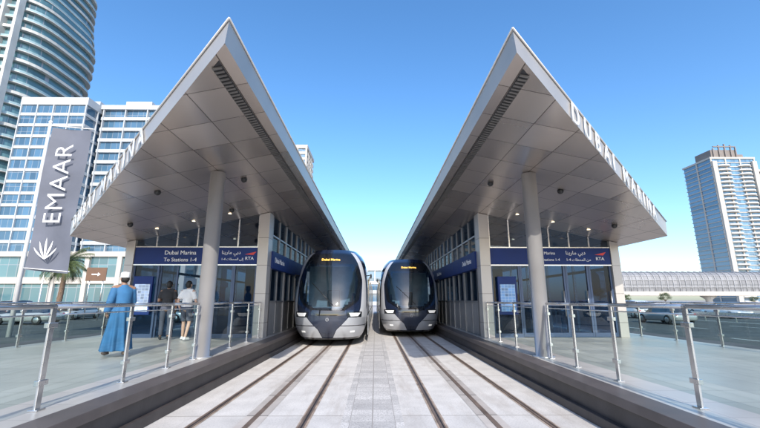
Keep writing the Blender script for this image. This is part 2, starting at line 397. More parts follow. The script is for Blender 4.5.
    for i in range(14):
        y=13.2+2.4*i
        w=MB().quad((X(7.95),y,PZ+.05),(X(7.95),y+2.35,PZ+.05),(X(7.95),y+2.35,zs(7.95)-.01),(X(7.95),y,zs(7.95)-.01)).obj('window',M_gl_cl,T)
        MB().box(X(7.90),X(8.0),y-.05,y+.001,PZ,zs(8.0)-.01).box(X(7.91),X(7.99),y+.001,y+2.35,2.6,2.7).obj('frame',M_steel,w)
    MB().box(X(3.63),X(7.85),24,24.2,PZ,zs(7.85)-.05).obj('inner_wall',M_int,T)
    for i,u in enumerate((4.3,5.0,5.7,6.4,7.1)):
        g=MB(); g.box(X(u-.10),X(u+.10),16.2,17.6,PZ,PZ+1.0); g.box(X(u-.32),X(u-.10),16.85,16.88,PZ+.35,PZ+1.15)
        g.obj('ticket_gate',M_gate,T,bevel=.03)
    tm=MB().box(X(4.0),X(4.6),22.0,22.6,PZ,PZ+1.9).obj('ticket_machine',M_gate,T,bevel=.03)
    MB().box(X(4.08),X(4.52),21.985,21.998,PZ+1.1,PZ+1.6).obj('screen',M_poster,tm)
    for (u,yy) in ((5.1,8.9),(3.2,9.2),(6.9,10.9),(4.3,11.5)) if s<0 else ((4.55,9.1),(3.0,9.6),(6.9,10.9)):
        MB().ell((X(u),yy,zs(u)-.03),(.075,.075,.075)).obj('ceiling_camera',M_black,T)
    for u in (4.5,5.6,6.7):
        for yy in (11.9,15.5,19.5):
            c=(X(u),yy,zs(u)-.008)
            MB().tube([(c[0],c[1],c[2]),(c[0],c[1],c[2]-.008)],.05,16).obj('downlight',M_lamp,T)
    return T
station(-1); station(1)

# ------------------------------------------------------------ railings
def railing(x,ys,label,gap=None,top=1.10):
    T=thing('glass_railing',label,'railing',(x,ys[0],PZ),'glass railings')
    for y in ys:
        p=MB(); p.box(x-.012,x+.012,y-.035,y+.035,PZ,PZ+top-.04); p.box(x-.05,x+.05,y-.06,y+.06,PZ+.001,PZ+.015)
        for z in (.25,.85): p.box(x-.028,x+.028,y-.065,y+.065,PZ+z,PZ+z+.055)
        p.obj('post',M_steel,T,bevel=.004)
    for a,b in zip(ys[:-1],ys[1:]):
        MB().quad((x,a+.05,PZ+.12),(x,b-.05,PZ+.12),(x,b-.05,PZ+top-.12),(x,a+.05,PZ+top-.12)).obj('glass_panel',M_gl_rail,T)
        MB().tube([(x,a-.02,PZ+top-.02),(x,b+.02,PZ+top-.02)],.026,12).tube([(x,a,PZ+top-.11),(x,b,PZ+top-.11)],.009,8).obj('handrail',M_steel,T)
    return T
for s in (-1,1):
    railing(s*3.58,[.3,1.7,3.1,4.55,6.0,7.2,8.22],'waist-high glass and steel railing along platform edge')
    railing(s*3.58,[8.82,10.2,11.5,12.6],'short glass and steel railing between column and station front')
    railing(s*8.9,[1.0+1.55*i for i in range(16)],'glass and steel railing along outer side of platform')

# ------------------------------------------------------------ trams
M_tb=mat('tram_paint',(.018,.028,.062),.18,.3,.05,1,coat=1)
M_tblk=mat('tram_black_glass',(.008,.010,.014),.06,0,.05,1,coat=1)
M_tsil=mat('tram_silver',(.48,.50,.54),.30,.4,.04,1,coat=.5)
M_tpil=mat('tram_silver_pillar',(.62,.64,.68),.32,.25,.04,1,coat=.5)
M_tgr=mat('tram_grey',(.035,.045,.075),.22,.4,.04,1,coat=.8)
M_tws=glass('windscreen_glass',(.42,.54,.62),.09,.02,op=.08,opcol=(.04,.08,.12))
M_hl=mat('headlight_lens',(.85,.87,.9),.1,.2,.02,3,coat=1,emis=((1,.97,.9),.5))
M_disp=mat('display_amber',(.4,.2,.02),.4,0,0,1,emis=((1,.62,.12),1.6))
M_seat=mat('tram_interior',(.42,.50,.56),.6,0,.2,2)
hh=[.25,.5,.8,1.2,1.6,2.2,2.8,3.15,3.4,3.55]
ww=[1.10,1.24,1.32,1.37,1.38,1.37,1.32,1.24,1.10,.90]
zz=[.36,.12,0,.0,.12,.38,.68,.88,1.08,1.5]
def sm(h,t): return sum(np.interp(h+k,hh,t) for k in (-.10,-.05,0,.05,.10))/5
def tsurf(a,h):
    w=sm(h,ww); z0=sm(h,zz); d=1.6; n=2.7
    s=1 if a>=0 else -1; q=abs(a)
    if q<=90:
        x=s*w*abs(math.sin(rad(q)))**(2/n); y=z0+d*(1-abs(math.cos(rad(q)))**(2/n))
    else: x=s*w; y=z0+d+(q-90)*.05
    return Vector((x,y,h))
def tnorm(a,h):
    e=.8
    p=tsurf(a+e,h)-tsurf(a-e,h); q=tsurf(a,h+.03)-tsurf(a,h-.03)
    n=p.cross(q); 
    if n.length<1e-7: return Vector((0,-1,0))
    n.normalize()
    c=tsurf(a,h)-Vector((0,4,h))
    return n if n.dot(c)>0 else -n
def patch(hs,a0,a1,na=10,off=.012,nh=14):
    rows=[]
    for i in range(nh+1):
        h=hs[0]+(hs[1]-hs[0])*i/nh
        A0=a0(h) if callable(a0) else a0; A1=a1(h) if callable(a1) else a1
        rows.append([tsurf(A0+(A1-A0)*j/na,h)+tnorm(A0+(A1-A0)*j/na,h)*off for j in range(na+1)])
    m=MB(); m.loft(rows,0,True,False,False); return m
def ip(*p): 
    xs=[q[0] for q in p]; ys=[q[1] for q in p]
    return lambda h: float(np.interp(h,xs,ys))
def build_tram():
    T=thing('tram','dark blue tram with large black windscreen and silver surround','tram',(0,0,0),'trams')
    L=34
    wb=ip((1.26,10),(1.58,36),(2.35,44),(2.94,33))
    hsl=[.25+.1*i for i in range(34)]
    al=[-90+6*i for i in range(31)]
    body=MB(); rings=[]
    for h in hsl:
        r=[Vector((-sm(h,ww),L,h))]+[tsurf(a,h) for a in al]+[Vector((sm(h,ww),L,h))]
        rings.append(r)
    n=len(rings[0]); vs=[p for r in rings for p in r]; fs=[]
    for k in range(len(rings)-1):
        hm=(hsl[k]+hsl[k+1])/2
        for i in range(n-1):
            if 1<=i<=n-3:
                am=(al[i-1]+al[i])/2
                if 1.40<hm<2.84 and abs(am)<wb(hm)-6: continue
            fs.append((k*n+i,k*n+i+1,(k+1)*n+i+1,(k+1)*n+i))
    body.add(vs,fs,0,True)
    top=rings[-1]; body.add(top,[tuple(range(len(top)))],0)
    bot=rings[0]; body.add(bot,[tuple(range(len(bot)))[::-1]],1)
    b=body.obj('body',[M_tb,M_black],T)
    patch((1.26,2.94),lambda h:-wb(h),wb,22,.014,20).obj('windscreen',M_tws,T)
    sur=MB()
    for s in (-1,1):
        p=patch((1.16,3.02),lambda h:s*(wb(h)-1.5),lambda h:s*(wb(h)+9),5,.010,20); sur.add(p.v,p.f,0,True)
    p=patch((2.90,3.36),lambda h:-44+ (h-2.90)*14,lambda h:44-(h-2.90)*14,16,.012); sur.add(p.v,p.f,0,True)
    p=patch((1.06,1.30),lambda h:-(8+(h-1.06)*50),lambda h:(8+(h-1.06)*50),12,.010); sur.add(p.v,p.f,0,True)
    sur.obj('windscreen_surround',M_tblk,T)
    for s in (-1,1):
        patch((1.00,3.42),lambda h:s*ip((1.00,44),(1.35,50),(2.35,54),(3.0,44),(3.42,34))(h),lambda h:s*ip((1.00,84),(1.35,70),(2.35,66),(3.0,56),(3.42,44))(h),6,.018,30).obj('silver_pillar',M_tpil,T)
        patch((.32,1.01),lambda h:s*ip((.32,5),(.6,9),(1.01,26))(h),lambda h:s*96,22,.016).obj('nose_panel',M_tsil,T)
        hl=patch((1.05,1.16),lambda h:s*ip((1.05,29),(1.16,26))(h),lambda h:s*ip((1.05,44),(1.16,50))(h),8,.028).obj('headlight',M_hl,T)
        patch((1.015,1.20),lambda h:s*23,lambda h:s*54,8,.023).obj('bezel',M_tblk,hl)
        patch((.50,.56),lambda h:s*32,lambda h:s*42,5,.024).obj('fog_light',M_hl,T)
        patch((.72,.745),lambda h:s*14,lambda h:s*90,16,.020,2).obj('bumper_joint',M_tblk,T)
        q=tsurf(s*80,2.55)
        MB().tube([q,q+Vector((s*.14,-.05,.02))],.018,8).ell(q+Vector((s*.17,-.06,-.02)),(.035,.05,.10)).obj('mirror',M_black,T)
        MB().box(s*1.375,s*1.395,1.9,L,.28,1.02).obj('side_skirt',M_tsil,T,bevel=.005)
        y=3.6; k=0
        while y<L-3:
            if k%3==1:
                d=MB().box(s*1.352,s*1.405,y,y+1.3,.36,2.72).obj('door',M_tblk,T,bevel=.01)
                MB().box(s*1.406,s*1.412,y+.62,y+.68,.4,2.7).obj('handle',M_tsil,d)
            else:
                MB().box(s*1.34,s*1.394,y,y+1.7,1.15,2.5).obj('side_window',M_tblk,T)
            y+=1.9; k+=1
    patch((.26,.315),-70,70,20,.02,3).obj('bumper',M_tblk,T)
    patch((.34,1.06),lambda h:-ip((.34,4.5),(.6,8.5),(1.06,27))(h),lambda h:ip((.34,4.5),(.6,8.5),(1.06,27))(h),10,.012).obj('coupler_cover',M_tgr,T)
    patch((3.02,3.22),-20,20,8,.016).obj('destination_display',M_tblk,T)
    c=tsurf(0,3.12)
    text("Dubai Marina",.13,.002,frame((-.37,c.y-.05,3.07),(1,0,0),(0,.5,1)),M_disp,'display_lettering',T,bold=.003)
    e=MB(); cc=tsurf(0,.94)+Vector((0,-.02,0))
    ring=[(cc.x+.05*math.cos(t*math.pi/12),cc.y-.008,cc.z+.05*math.sin(t*math.pi/12)) for t in range(25)]
    e.tube(ring,.007,6); e.tube([cc+Vector((-.03,-.008,-.012)),cc+Vector((0,-.01,.024)),cc+Vector((.03,-.008,-.012))],.006,6)
    e.obj('emblem',M_tsil,T)
    w0=tsurf(4,1.42)+Vector((0,-.03,0)); w1=tsurf(-20,2.2)+tnorm(-20,2.2)*.05
    MB().tube([w0,(w0+w1)/2+Vector((0,-.03,0)),w1],.012,6).obj('wiper',M_black,T)
    cab=MB(); cab.box(-1.1,1.1,2.6,2.65,.6,3.0); cab.box(-.95,.95,1.15,1.7,.7,1.35); cab.obj('cab_interior',M_seat,T)
    st=MB(); st.box(-.25,.25,2.0,2.12,1.25,2.0); st.box(-.25,.25,1.7,2.1,1.15,1.27); st.obj('driver_seat',M_dark,T,bevel=.04)
    MB().box(-.75,.75,3.6,L-1,3.56,3.72).obj('roof_equipment',M_dark,T,bevel=.05)
    bg=MB()
    for y in (3.2,11,19,27):
        bg.box(-1.0,1.0,y-.9,y+.9,.10,.26)
        for x in (-.7175,.7175):
            for dy in (-.6,.6): bg.tube([(x-.05,y+dy,.30),(x+.05,y+dy,.30)],.28,20)
    bg.obj('bogie',M_black,T)
    return T
tr=build_tram(); tr.location=(-1.63,14.0,0)
dup(tr,(1.63,17.6,0))

# ------------------------------------------------------------ people
M_skin=mat('skin',(.26,.15,.10),.5,0,.06,10)
M_skin2=mat('skin_light',(.50,.32,.24),.5,0,.06,10)
M_robe=mat('robe_blue',(.03,.13,.28),.8,0,.15,4,bump=.2,bscale=120)
M_wcl=mat('white_cotton',(.72,.72,.72),.85,0,.04,6,bump=.2,bscale=120)
M_bcl=mat('black_cotton',(.025,.026,.03),.85,0,.1,6)
M_gcl=mat('grey_cotton',(.07,.08,.11),.85,0,.1,6)
M_hair=mat('hair_black',(.012,.01,.009),.6,0,.1,30,bump=.4,bscale=200)
M_eye=mat('eye',(.05,.03,.02),.2,0,0,3)
M_bag=mat('bag_brown',(.10,.06,.04),.6,0,.1,6)
def bakeremesh(o,vox,it=4,fac=.6):
    r=o.modifiers.new('r','REMESH'); r.mode='VOXEL'; r.voxel_size=vox; r.use_smooth_shade=True
    q=o.modifiers.new('s','SMOOTH'); q.factor=fac; q.iterations=it
    bpy.context.view_layer.update()
    dg=bpy.context.evaluated_depsgraph_get()
    me=bpy.data.meshes.new_from_object(o.evaluated_get(dg)); mats=list(o.data.materials)
    o.modifiers.clear(); o.data=me
    me.materials.clear()
    for m in mats: me.materials.append(m)
    for p in me.polygons: p.use_smooth=True; p.material_index=0
def hand(mb,W,d,n,sd):
    W=Vector(W); d=Vector(d).normalized(); n=Vector(n).normalized(); s=d.cross(n).normalized()
    for k in (-.022,-.007,.008,.023):
        mb.tube([W-d*.01+s*k*.6,W+d*.04+s*k,W+d*.085+s*k],[.016,.016,.012],8)
    for k,l in ((-.03,.060),(-.011,.074),(.009,.078),(.028,.070)):
        a=W+d*.08+s*k
        b=a+(d*.8+n*.35).normalized()*l*.5; c=b+(d*.5+n*.8).normalized()*l*.5
        mb.tube([a,b,c],[.0095,.009,.0075],8)
    a=W+d*.025+s*.022
    b=a+(d*.6+s*.75+n*.2).normalized()*.04; c=b+(d*.9+s*.25+n*.3).normalized()*.035
    mb.tube([a,b,c],[.013,.011,.009],8)
def person(label,loc,rz,J,style,skin):
    T=thing('person',label,'person',(0,0,0))
    b=MB()
    b.ell((0,0,.94),(.155,.112,.13)); b.ell((0,0,1.09),(.132,.098,.17)); b.ell((0,0,1.28),(.168,.112,.18))
    b.tube([(-.165,0,1.405),(0,0,1.43),(.165,0,1.405)],[.055,.07,.055],12)
    b.tube([(0,0,1.42),(0,.012,1.53)],[.058,.052],12)
    b.ell((0,.018,1.608),(.075,.094,.108)); b.ell((0,.052,1.545),(.052,.052,.045))
    b.tube([(0,.105,1.625),(0,.128,1.585),(0,.105,1.578)],[.008,.014,.010],8)
    b.tube([(-.02,.098,1.553),(.02,.098,1.553)],.009,8)
    for s in (-1,1): b.ell((s*.076,.008,1.60),(.012,.022,.033))
    for k,s in (('L',-1),('R',1)):
        sh=Vector((s*.185,0,1.40)); el=Vector(J['el'+k]); wr=Vector(J['wr'+k])
        b.tube([sh+Vector((-s*.03,0,.01)),sh,(sh+el)/2,el],[.05,.054,.045,.037],12)
        b.tube([el,el+(wr-el)*.3,wr],[.038,.039,.026],12); b.ell(tuple(el),(.038,.038,.038))
        hand(b,wr,wr-el,J.get('n'+k,(-s,.2,0)),s)
        hp=Vector((s*.088,0,.92)); kn=Vector(J['kn'+k]); an=Vector(J['an'+k])
        b.tube([hp,(hp+kn)/2,kn],[.082,.068,.050],14); b.ell(tuple(kn),(.050,.050,.050))
        b.tube([kn,kn+(an-kn)*.3,an],[.050,.052,.034],12)
        f=Vector((s*.12,1,0)).normalized()
        b.tube([an,an+Vector((0,0,-.04))-f*.03,an+Vector((0,0,-.045))+f*.05,an+Vector((0,0,-.055))+f*.14],[.036,.035,.032,.02],10)
    body=b.obj('body',skin,T,recalc=True); bakeremesh(body,.0072,3,.5)
    e=MB()
    for s in (-1,1): e.ell((s*.030,.102,1.612),(.011,.007,.007))
    e.obj('eyes',M_eye,body)
    if style.get('cap'):
        h=MB(); h.loft([[(r*.086*math.cos(t*math.pi/12),.010+r*.104*math.sin(t*math.pi/12),z) for t in range(24)] for r,z in ((1.0,1.625),(1.03,1.64),(1.0,1.72),(.9,1.742),(.5,1.748))])
        h.obj('cap',style['cap'],T)
        h=MB(); h.ell((0,-.014,1.595),(.080,.084,.08)); h.obj('hair',M_hair,T)
    else:
        h=MB(); h.ell((0,-.004,1.632),(.084,.096,.098)); h.ell((0,-.028,1.585),(.078,.074,.085)); o=h.obj('hair',M_hair,T); bakeremesh(o,.009,3)
    if style.get('robe'):
        r=MB(); rings=[]
        rows=[(.13,.26,.27),(.35,.235,.235),(.6,.205,.19),(.85,.19,.16),(1.0,.178,.142),(1.15,.172,.135),(1.3,.19,.135),(1.39,.19,.11),(1.44,.11,.085),(1.475,.07,.07)]
        for z,rx,ry in rows:
            ring=[]
            am=max(0,(1.15-z))*.05
            for t in range(64):
                a=2*math.pi*t/64; q=1+am/rx*(math.cos(9*a+z)+.6*math.cos(5*a+1))
                ring.append((rx*q*math.cos(a),ry*q*math.sin(a)+ (.02 if z<.5 else 0),z))
            rings.append(ring)
        r.loft(rings)
        for k,s in (('L',-1),('R',1)):
            sh=Vector((s*.165,0,1.385)); el=Vector(J['el'+k]); wr=Vector(J['wr'+k])
            r.tube([sh,(sh+el)/2,el,el+(wr-el)*.5,el+(wr-el)*.92],[.075,.072,.066,.066,.074],14)
        o=r.obj('robe',style['robe'],T); bakeremesh(o,.011,3)
    else:
        r=MB(); r.ell((0,0,1.0),(.172,.128,.12)); r.ell((0,0,1.12),(.158,.122,.17)); r.ell((0,0,1.28),(.186,.13,.185))
        r.tube([(-.165,0,1.405),(0,0,1.425),(.165,0,1.405)],[.068,.078,.068],12)
        for k,s in (('L',-1),('R',1)):
            sh=Vector((s*.178,0,1.40)); el=Vector(J['el'+k])
            r.tube([sh,(sh+el)/2,sh+(el-sh)*.78],[.068,.066,.068],12)
        o=r.obj('shirt',style['shirt'],T); bakeremesh(o,.012,3)
        r=MB(); r.ell((0,0,.94),(.166,.124,.115))
        for k,s in (('L',-1),('R',1)):
            hp=Vector((s*.088,0,.92)); kn=Vector(J['kn'+k]); an=Vector(J['an'+k])
            if style['long']: r.tube([hp,(hp+kn)/2,kn,kn+(an-kn)*.9],[.094,.082,.068,.058],14)
            else: r.tube([hp,(hp+kn)/2,kn+(hp-kn)*.12],[.092,.082,.076],14)
        o=r.obj('trousers' if style['long'] else 'shorts',style['pants'],T); bakeremesh(o,.010,2)
    r=MB()
    for k,s in (('L',-1),('R',1)):
        an=Vector(J['an'+k]); f=Vector((s*.12,1,0)).normalized()
        r.tube([an+Vector((0,0,-.01)),an+Vector((0,0,-.045))-f*.045,an+Vector((0,0,-.045))+f*.05,an+Vector((0,0,-.052))+f*.15,an+Vector((0,0,-.055))+f*.17],[.045,.043,.042,.034,.015],12)
    o=r.obj('shoes',style['shoe'],T); bakeremesh(o,.01,2)
    T.location=loc; T.rotation_euler=(0,0,rz)
    return T
walk=dict(elL=(-.25,-.10,1.13),wrL=(-.24,.02,.90),elR=(.24,.06,1.12),wrR=(.20,.27,1.02),
          knL=(-.09,.16,.51),anL=(-.09,.24,.105),knR=(.09,.02,.50),anR=(.09,-.26,.13),nL=(1,.2,0),nR=(-1,0,.3))
walk2=dict(elL=(-.25,-.08,1.13),wrL=(-.25,.04,.90),elR=(.25,.04,1.12),wrR=(.22,.22,1.0),
          knL=(-.125,.10,.50),anL=(-.135,.12,.09),knR=(.125,.0,.50),anR=(.135,-.14,.10),nL=(1,.2,0),nR=(-1,0,.3))
phone=dict(elL=(-.24,-.02,1.14),wrL=(-.16,.20,1.16),elR=(.25,-.03,1.12),wrR=(.23,.08,.88),
          knL=(-.12,.10,.51),anL=(-.13,.14,.09),knR=(.12,.0,.50),anR=(.13,-.12,.10),nL=(0,.2,1),nR=(-1,.2,0))
person('man in long blue robe and white cap walking on station platform',(-5.38,8.6,PZ),rad(50),walk,dict(robe=M_robe,cap=M_wcl,shoe=M_bag),M_skin)
person('person in black shirt and dark trousers standing at station door',(-6.22,12.1,PZ),rad(15),phone,dict(shirt=M_bcl,pants=M_gcl,long=True,shoe=M_bcl),M_skin)
person('person in white shirt and dark shorts walking into station',(-5.58,12.0,PZ),rad(-10),walk2,dict(shirt=M_wcl,pants=M_gcl,long=False,shoe=M_wcl),M_skin2)

# ------------------------------------------------------------ banner
M_ban=mat('banner_cloth',(.12,.13,.165),.7,0,.12,.6,bump=.15,bscale=6)
M_pole=mat('white_pole',(.72,.72,.72),.4,.1,.04,2)
T=thing('flagpole_banner','tall white pole carrying a grey vertical banner','banner',(-17.8,20,-.15))
MB().tube([(-17.8,20,-.15),(-17.8,20,11.1)],[.11,.075],16).ell((-17.8,20,11.15),(.1,.1,.1)).obj('pole',M_pole,T)
for z in (10.95,3.2): MB().tube([(-17.8,20,z),(-15.4,20,z-.2)],.03,8).obj('arm',M_pole,T)
def bw(u,v): return Vector((-17.65+2.2*u,20+.07*math.sin(v*7+u*2)-.03+.08*math.sin(u*4),3.1+7.75*v-.2*u))
bn=MB().loft([[bw(i/10,j/24) for i in range(11)] for j in range(25)],0,True,False,False).obj('banner',M_ban,T)
text("EMAAR",1.30,.003,frame((-16.18,19.80,5.4),(0.0,0,1),(-1,0,0)),M_white,'banner_lettering',bn,space=1.08,bold=-.012)
e=MB()
for k,(dx,l) in enumerate(((-.62,.62),(-.38,.92),(-.05,1.1),(.28,.95),(.52,.6))):
    b0=Vector((-16.62,19.80,3.6)); pts=[b0+Vector((dx*t*(1.4-.4*t),0,l*t)) for t in (0,.2,.4,.6,.8,1)]
    wv=[.006,.035,.055,.055,.035,.003]
    L1=[p+Vector((-w,0,0)) for p,w in zip(pts,wv)]; L2=[p+Vector((w,0,0)) for p,w in zip(pts,wv)]
    e.loft([[a,b] for a,b in zip(L1,L2)],0,False,False,False)
e.obj('banner_emblem',M_white,bn)

# ------------------------------------------------------------ buildings
def tglass(n,c,p=1.5,q=3.4,axes='xz',rough=.08,var=.3,coat=.5): return panel(n,c,p,q,axes,.08,(.25,.28,.32),rough=rough,var=var,nvar=.1,nscale=.15,spec=.8,coat=coat)
G1=tglass('tower_glass',(.08,.17,.20),1.4,3.5,coat=.3); G2=tglass('office_glass',(.06,.135,.22),1.45,3.5,coat=.2); G3=tglass('tower_glass_blue',(.10,.21,.33),1.9,3.4); G4=tglass('tower_glass_brown',(.15,.15,.16))
G5=mat('balcony_glass',(.28,.40,.43),.15,0,.12,.15,coat=.3)
C1=mat('tower_concrete_pale',(.60,.60,.59),.7,0,.06,.2); C2=mat('office_white',(.44,.47,.50),.6,0,.05,.2); C3=mat('tower_cream',(.48,.45,.41),.7,0,.06,.1); C4=mat('tower_brown',(.20,.18,.17),.7,0,.08,.2)
C5=mat('balcony_white',(.50,.51,.49),.7,0,.08,.3)
def rrect(cx,cy,rx,ry,n=48,p=3.6):
    o=[]
    for i in range(n):
        a=2*math.pi*(i+.5)/n; c,s_=math.cos(a),math.sin(a)
        o.append((cx+rx*math.copysign(abs(c)**(2/p),c),cy+ry*math.copysign(abs(s_)**(2/p),s_)))
    return o
T=thing('apartment_tower','tall white and blue-green glass apartment tower with stacked balconies','tower',(-124,120,0))
edge=ip((0,17),(62,17),(72,18),(84,19),(92,19),(97,17.5),(104,16),(125,15))
TX=-124.5
for f in range(34):
    z=-.1+3.5*f; r=edge(z)
    MB().prism(rrect(TX,122,r-1.0,16),z+.25,z+3.5,0,False).obj('window_band',G1,T)
    MB().prism(rrect(TX,122,r,17),z,z+.25,0,False).obj('balcony_slab',C5,T)
    o,i=rrect(TX,122,r-.03,16.97),rrect(TX,122,r-.15,16.85)
    mb=MB()
    mb.loft([[(*p,z+.252) for p in o],[(*p,z+.95) for p in o],[(*p,z+.95) for p in i],[(*p,z+.252) for p in i]],0,False,False)
    mb.obj('balcony_parapet',C5 if f%3==0 else G5,T)
for x in (-138,-133,-127,-120.5,-115,-110.5):
    MB().box(x-.45,x+.45,104.6,106.6,0,100).obj('pier',C5,T)

def slab_tower(T,x0,x1,y0,y1,z0,floors,fh,gm,cm,pitch,proud=.4,band=1.0,pw=.5,top=2.0):
    for f in range(floors):
        z=z0+fh*f
        MB().box(x0,x1,y0,y1,z+band,z+fh-.001).obj('window_band',gm,T)
        MB().box(x0-proud,x1+proud,y0-proud,y1+proud,z,z+band-.001).obj('spandrel',cm,T)
    zt=z0+fh*floors
    MB().box(x0-proud*1.5,x1+proud*1.5,y0-proud*1.5,y1+proud*1.5,zt,zt+top).obj('parapet',cm,T)
    n=max(1,round((x1-x0)/pitch))
    for i in range(n+1):
        x=x0+(x1-x0)*i/n
        MB().box(x-pw/2,x+pw/2,y0-proud-.15,y0-.002,z0,zt-.01).obj('pier',cm,T)
    n=max(1,round((y1-y0)/pitch))
    for xx,sg in ((x0,-1),(x1,1)):
        for i in range(1,n):
            y=y0+(y1-y0)*i/n
            MB().box(xx+sg*.002,xx+sg*(proud+.15),y-pw/2,y+pw/2,z0,zt-.01).obj('pier',cm,T)
T=thing('office_building','blue-grey glass office block with pale floor bands','office building',(-70,95,0))
slab_tower(T,-88,-72,90,112,-.1,17,2.9,G2,C2,4.0,.2,.75,.25)
slab_tower(T,-71,-54,95,118,-.1,17,2.97,G2,C2,5.7,.5,.85,.25,1.2)
for x0,x1 in ((-84,-75),(-68,-61)): MB().box(x0,x1,98,107,51.5,54.6).obj('roof_plant_room',C2,T)
T=thing('slim_tower','slim cream high-rise with flat top','tower',(-50,200,0))
slab_tower(T,-62,-37.5,200,222,-.1,25,3.3,G3,C3,4.5,.4,1.5,1.0)
T=thing('high_rise_tower','tall high-rise with curved blue glass bays and unfinished brown crown','tower',(292,300,0))
slab_tower(T,276,312,300,328,-.1,33,3.5,G3,C3,12,.5,.6,1.0,1.5)
for x in (277.5,310.5): MB().box(x-1.8,x+1.8,297.9,299.4,0,113).obj('side_pier',C3,T)
for f in range(32):
    for x in (285.5,302.5):
        z=3.5*f
        arc=[(x+5.2*math.cos(math.pi+math.pi*i/10),299.4-2.6*math.sin(math.pi*i/10)) for i in range(11)]
        MB().prism(arc,z+.3,z+1.3).obj('balcony',C1,T)
mb=MB()
mb.box(281,303,304,320,116,125); mb.box(303.1,308,304,320,116,121)
for i,(x,h) in enumerate(((283,126),(288,129),(293,130),(298,129),(302,127))): mb.box(x-.5,x+.5,303,303.9,115,h)
mb.box(283,302,302.8,303.8,127.2,127.9)
mb.obj('roof_framework',C4,T)
T=thing('residential_tower','grey and cream high-rise beside taller tower','tower',(330,330,0))
slab_tower(T,322,356,322,345,-.1,32,3.5,G4,C3,5.5,.6,1.0,1.2)
T=thing('podium_building','low beige podium building behind car park','building',(-60,62,0))
slab_tower(T,-100,-30,62,80,-.1,2,4.2,G1,C3,5,.3,1.0,.7,.8)
T=thing('shopping_building','low white building at the end of the line','building',(0,150,0))
slab_tower(T,-40,45,150,170,-.1,3,4.2,G3,C2,6,.3,1.2,.6,1)
M_bw=mat('bridge_white',(.66,.67,.68),.45,.1,.05,.5)
M_bg=panel('bridge_cladding',(.24,.245,.26),1.2,1.2,'xz',.10,(.10,.105,.11),rough=.55,metal=.1,var=.12,nvar=.08)
M_br=mat('bridge_rib',(.36,.365,.38),.5,.1,.05,.5)
T=thing('footbridge','white enclosed footbridge crossing the tram line','footbridge',(0,95,0))
MB().box(-22,22,94,98,5.4,6.0).obj('deck',M_bw,T); MB().box(-22,22,93.8,98.2,8.6,9.1).obj('roof',M_bw,T); MB().box(-22,22,94.3,97.7,6.001,8.599).obj('glazing',G3,T)
for i in range(15): x=-21+3*i; MB().box(x-.1,x+.1,94.05,94.29,6.002,8.598).obj('mullion',M_bw,T)
for x in (-12,12): MB().box(x-.5,x+.5,95,97,-.15,5.39).obj('pier',M_bw,T)
T=thing('covered_walkway_bridge','long elevated tubular walkway clad in finely ribbed grey metal','bridge',(120,115,0))
Y=115
MB().box(66,240,Y-.5,Y+6.5,2.9,4.1).obj('deck',C3,T)
prof=[(Y,4.11),(Y-.15,5.2),(Y-.15,7.4),(Y+.3,8.8),(Y+1.4,9.7),(Y+3,10.0),(Y+4.6,9.7),(Y+5.7,8.8),(Y+6.15,7.4),(Y+6.15,5.2),(Y+6,4.11)]
MB().loft([[(66,y,z) for y,z in prof],[(240,y,z) for y,z in prof]],0,False,True,True).obj('shell',M_bg,T)
x=66
while x<238:
    MB().tube([(x,y-.12,z+.04) for y,z in prof[:6]],.09,6).obj('rib',M_br,T)
    x+=1.8
for z in (5.3,7.3): MB().box(66,240,Y-.32,Y-.2,z,z+.16).obj('rail',M_br,T)
for x in range(72,240,28):
    MB().tube([(x,Y+3,-.15),(x,Y+3,1.8),(x,Y+3,2.89)],[.9,.9,2.2],16).obj('pier',C1,T)

# ------------------------------------------------------------ vegetation
M_trunk=mat('palm_trunk',(.16,.11,.075),.9,0,.3,12,bump=.8,bscale=20)
M_leaf=mat('palm_leaf',(.075,.105,.035),.6,0,.35,3)
M_leaf2=mat('tree_leaf',(.05,.085,.025),.6,0,.4,1.5)
M_bark=mat('tree_bark',(.13,.10,.07),.9,0,.3,8,bump=.6)
def palm(h=6.0,seed=1):
    rnd=random.Random(seed)
    T=thing('palm_tree','date palm with feathery green crown beside car park','palm tree',(0,0,0))
    mb=MB(); pts=[];rs=[]
    for i in range(25):
        t=i/24; pts.append((.15*math.sin(t*2),.1*t,h*t)); rs.append(.24-.07*t+(.025 if i%2 else 0)+(.06 if t>.93 else 0))
    mb.tube(pts,rs,12).obj('trunk',M_trunk,T)
    mb=MB(); c=Vector((.14,.1,h))
    for k in range(46):
        az=k*2.399+rnd.uniform(-.2,.2); el=rad(rnd.uniform(-25,80)); L=rnd.uniform(1.9,2.7)
        d=Vector((math.cos(az)*math.cos(el),math.sin(az)*math.cos(el),math.sin(el)))
        p=c.copy(); side=Vector((-math.sin(az),math.cos(az),0))
        N=13
        for i in range(N):
            d=(d+Vector((0,0,-.105))).normalized(); q=p+d*L/N
            mb.tube([p,q],[.022*(1-i/N)+.006]*2,4,smooth=False)
            up=side.cross(d).normalized(); l=.50*math.sin(math.pi*(i+1.2)/(N+1.5))+.1
            for s in (-1,1):
                for e in (0,.5):
                    b=p+d*L/N*e
                    tip=b+side*s*l*.8+d*l*.5+up*(.12)+Vector((0,0,-.14-rnd.random()*.1))
                    w=d*.030
                    mb.add([b-w,b+w,tip],[(0,1,2)])
            p=q
    mb.obj('crown',M_leaf,T,recalc=False)
    return T
p=palm(5.2,3); p.location=(-29.9,38,-.15); 
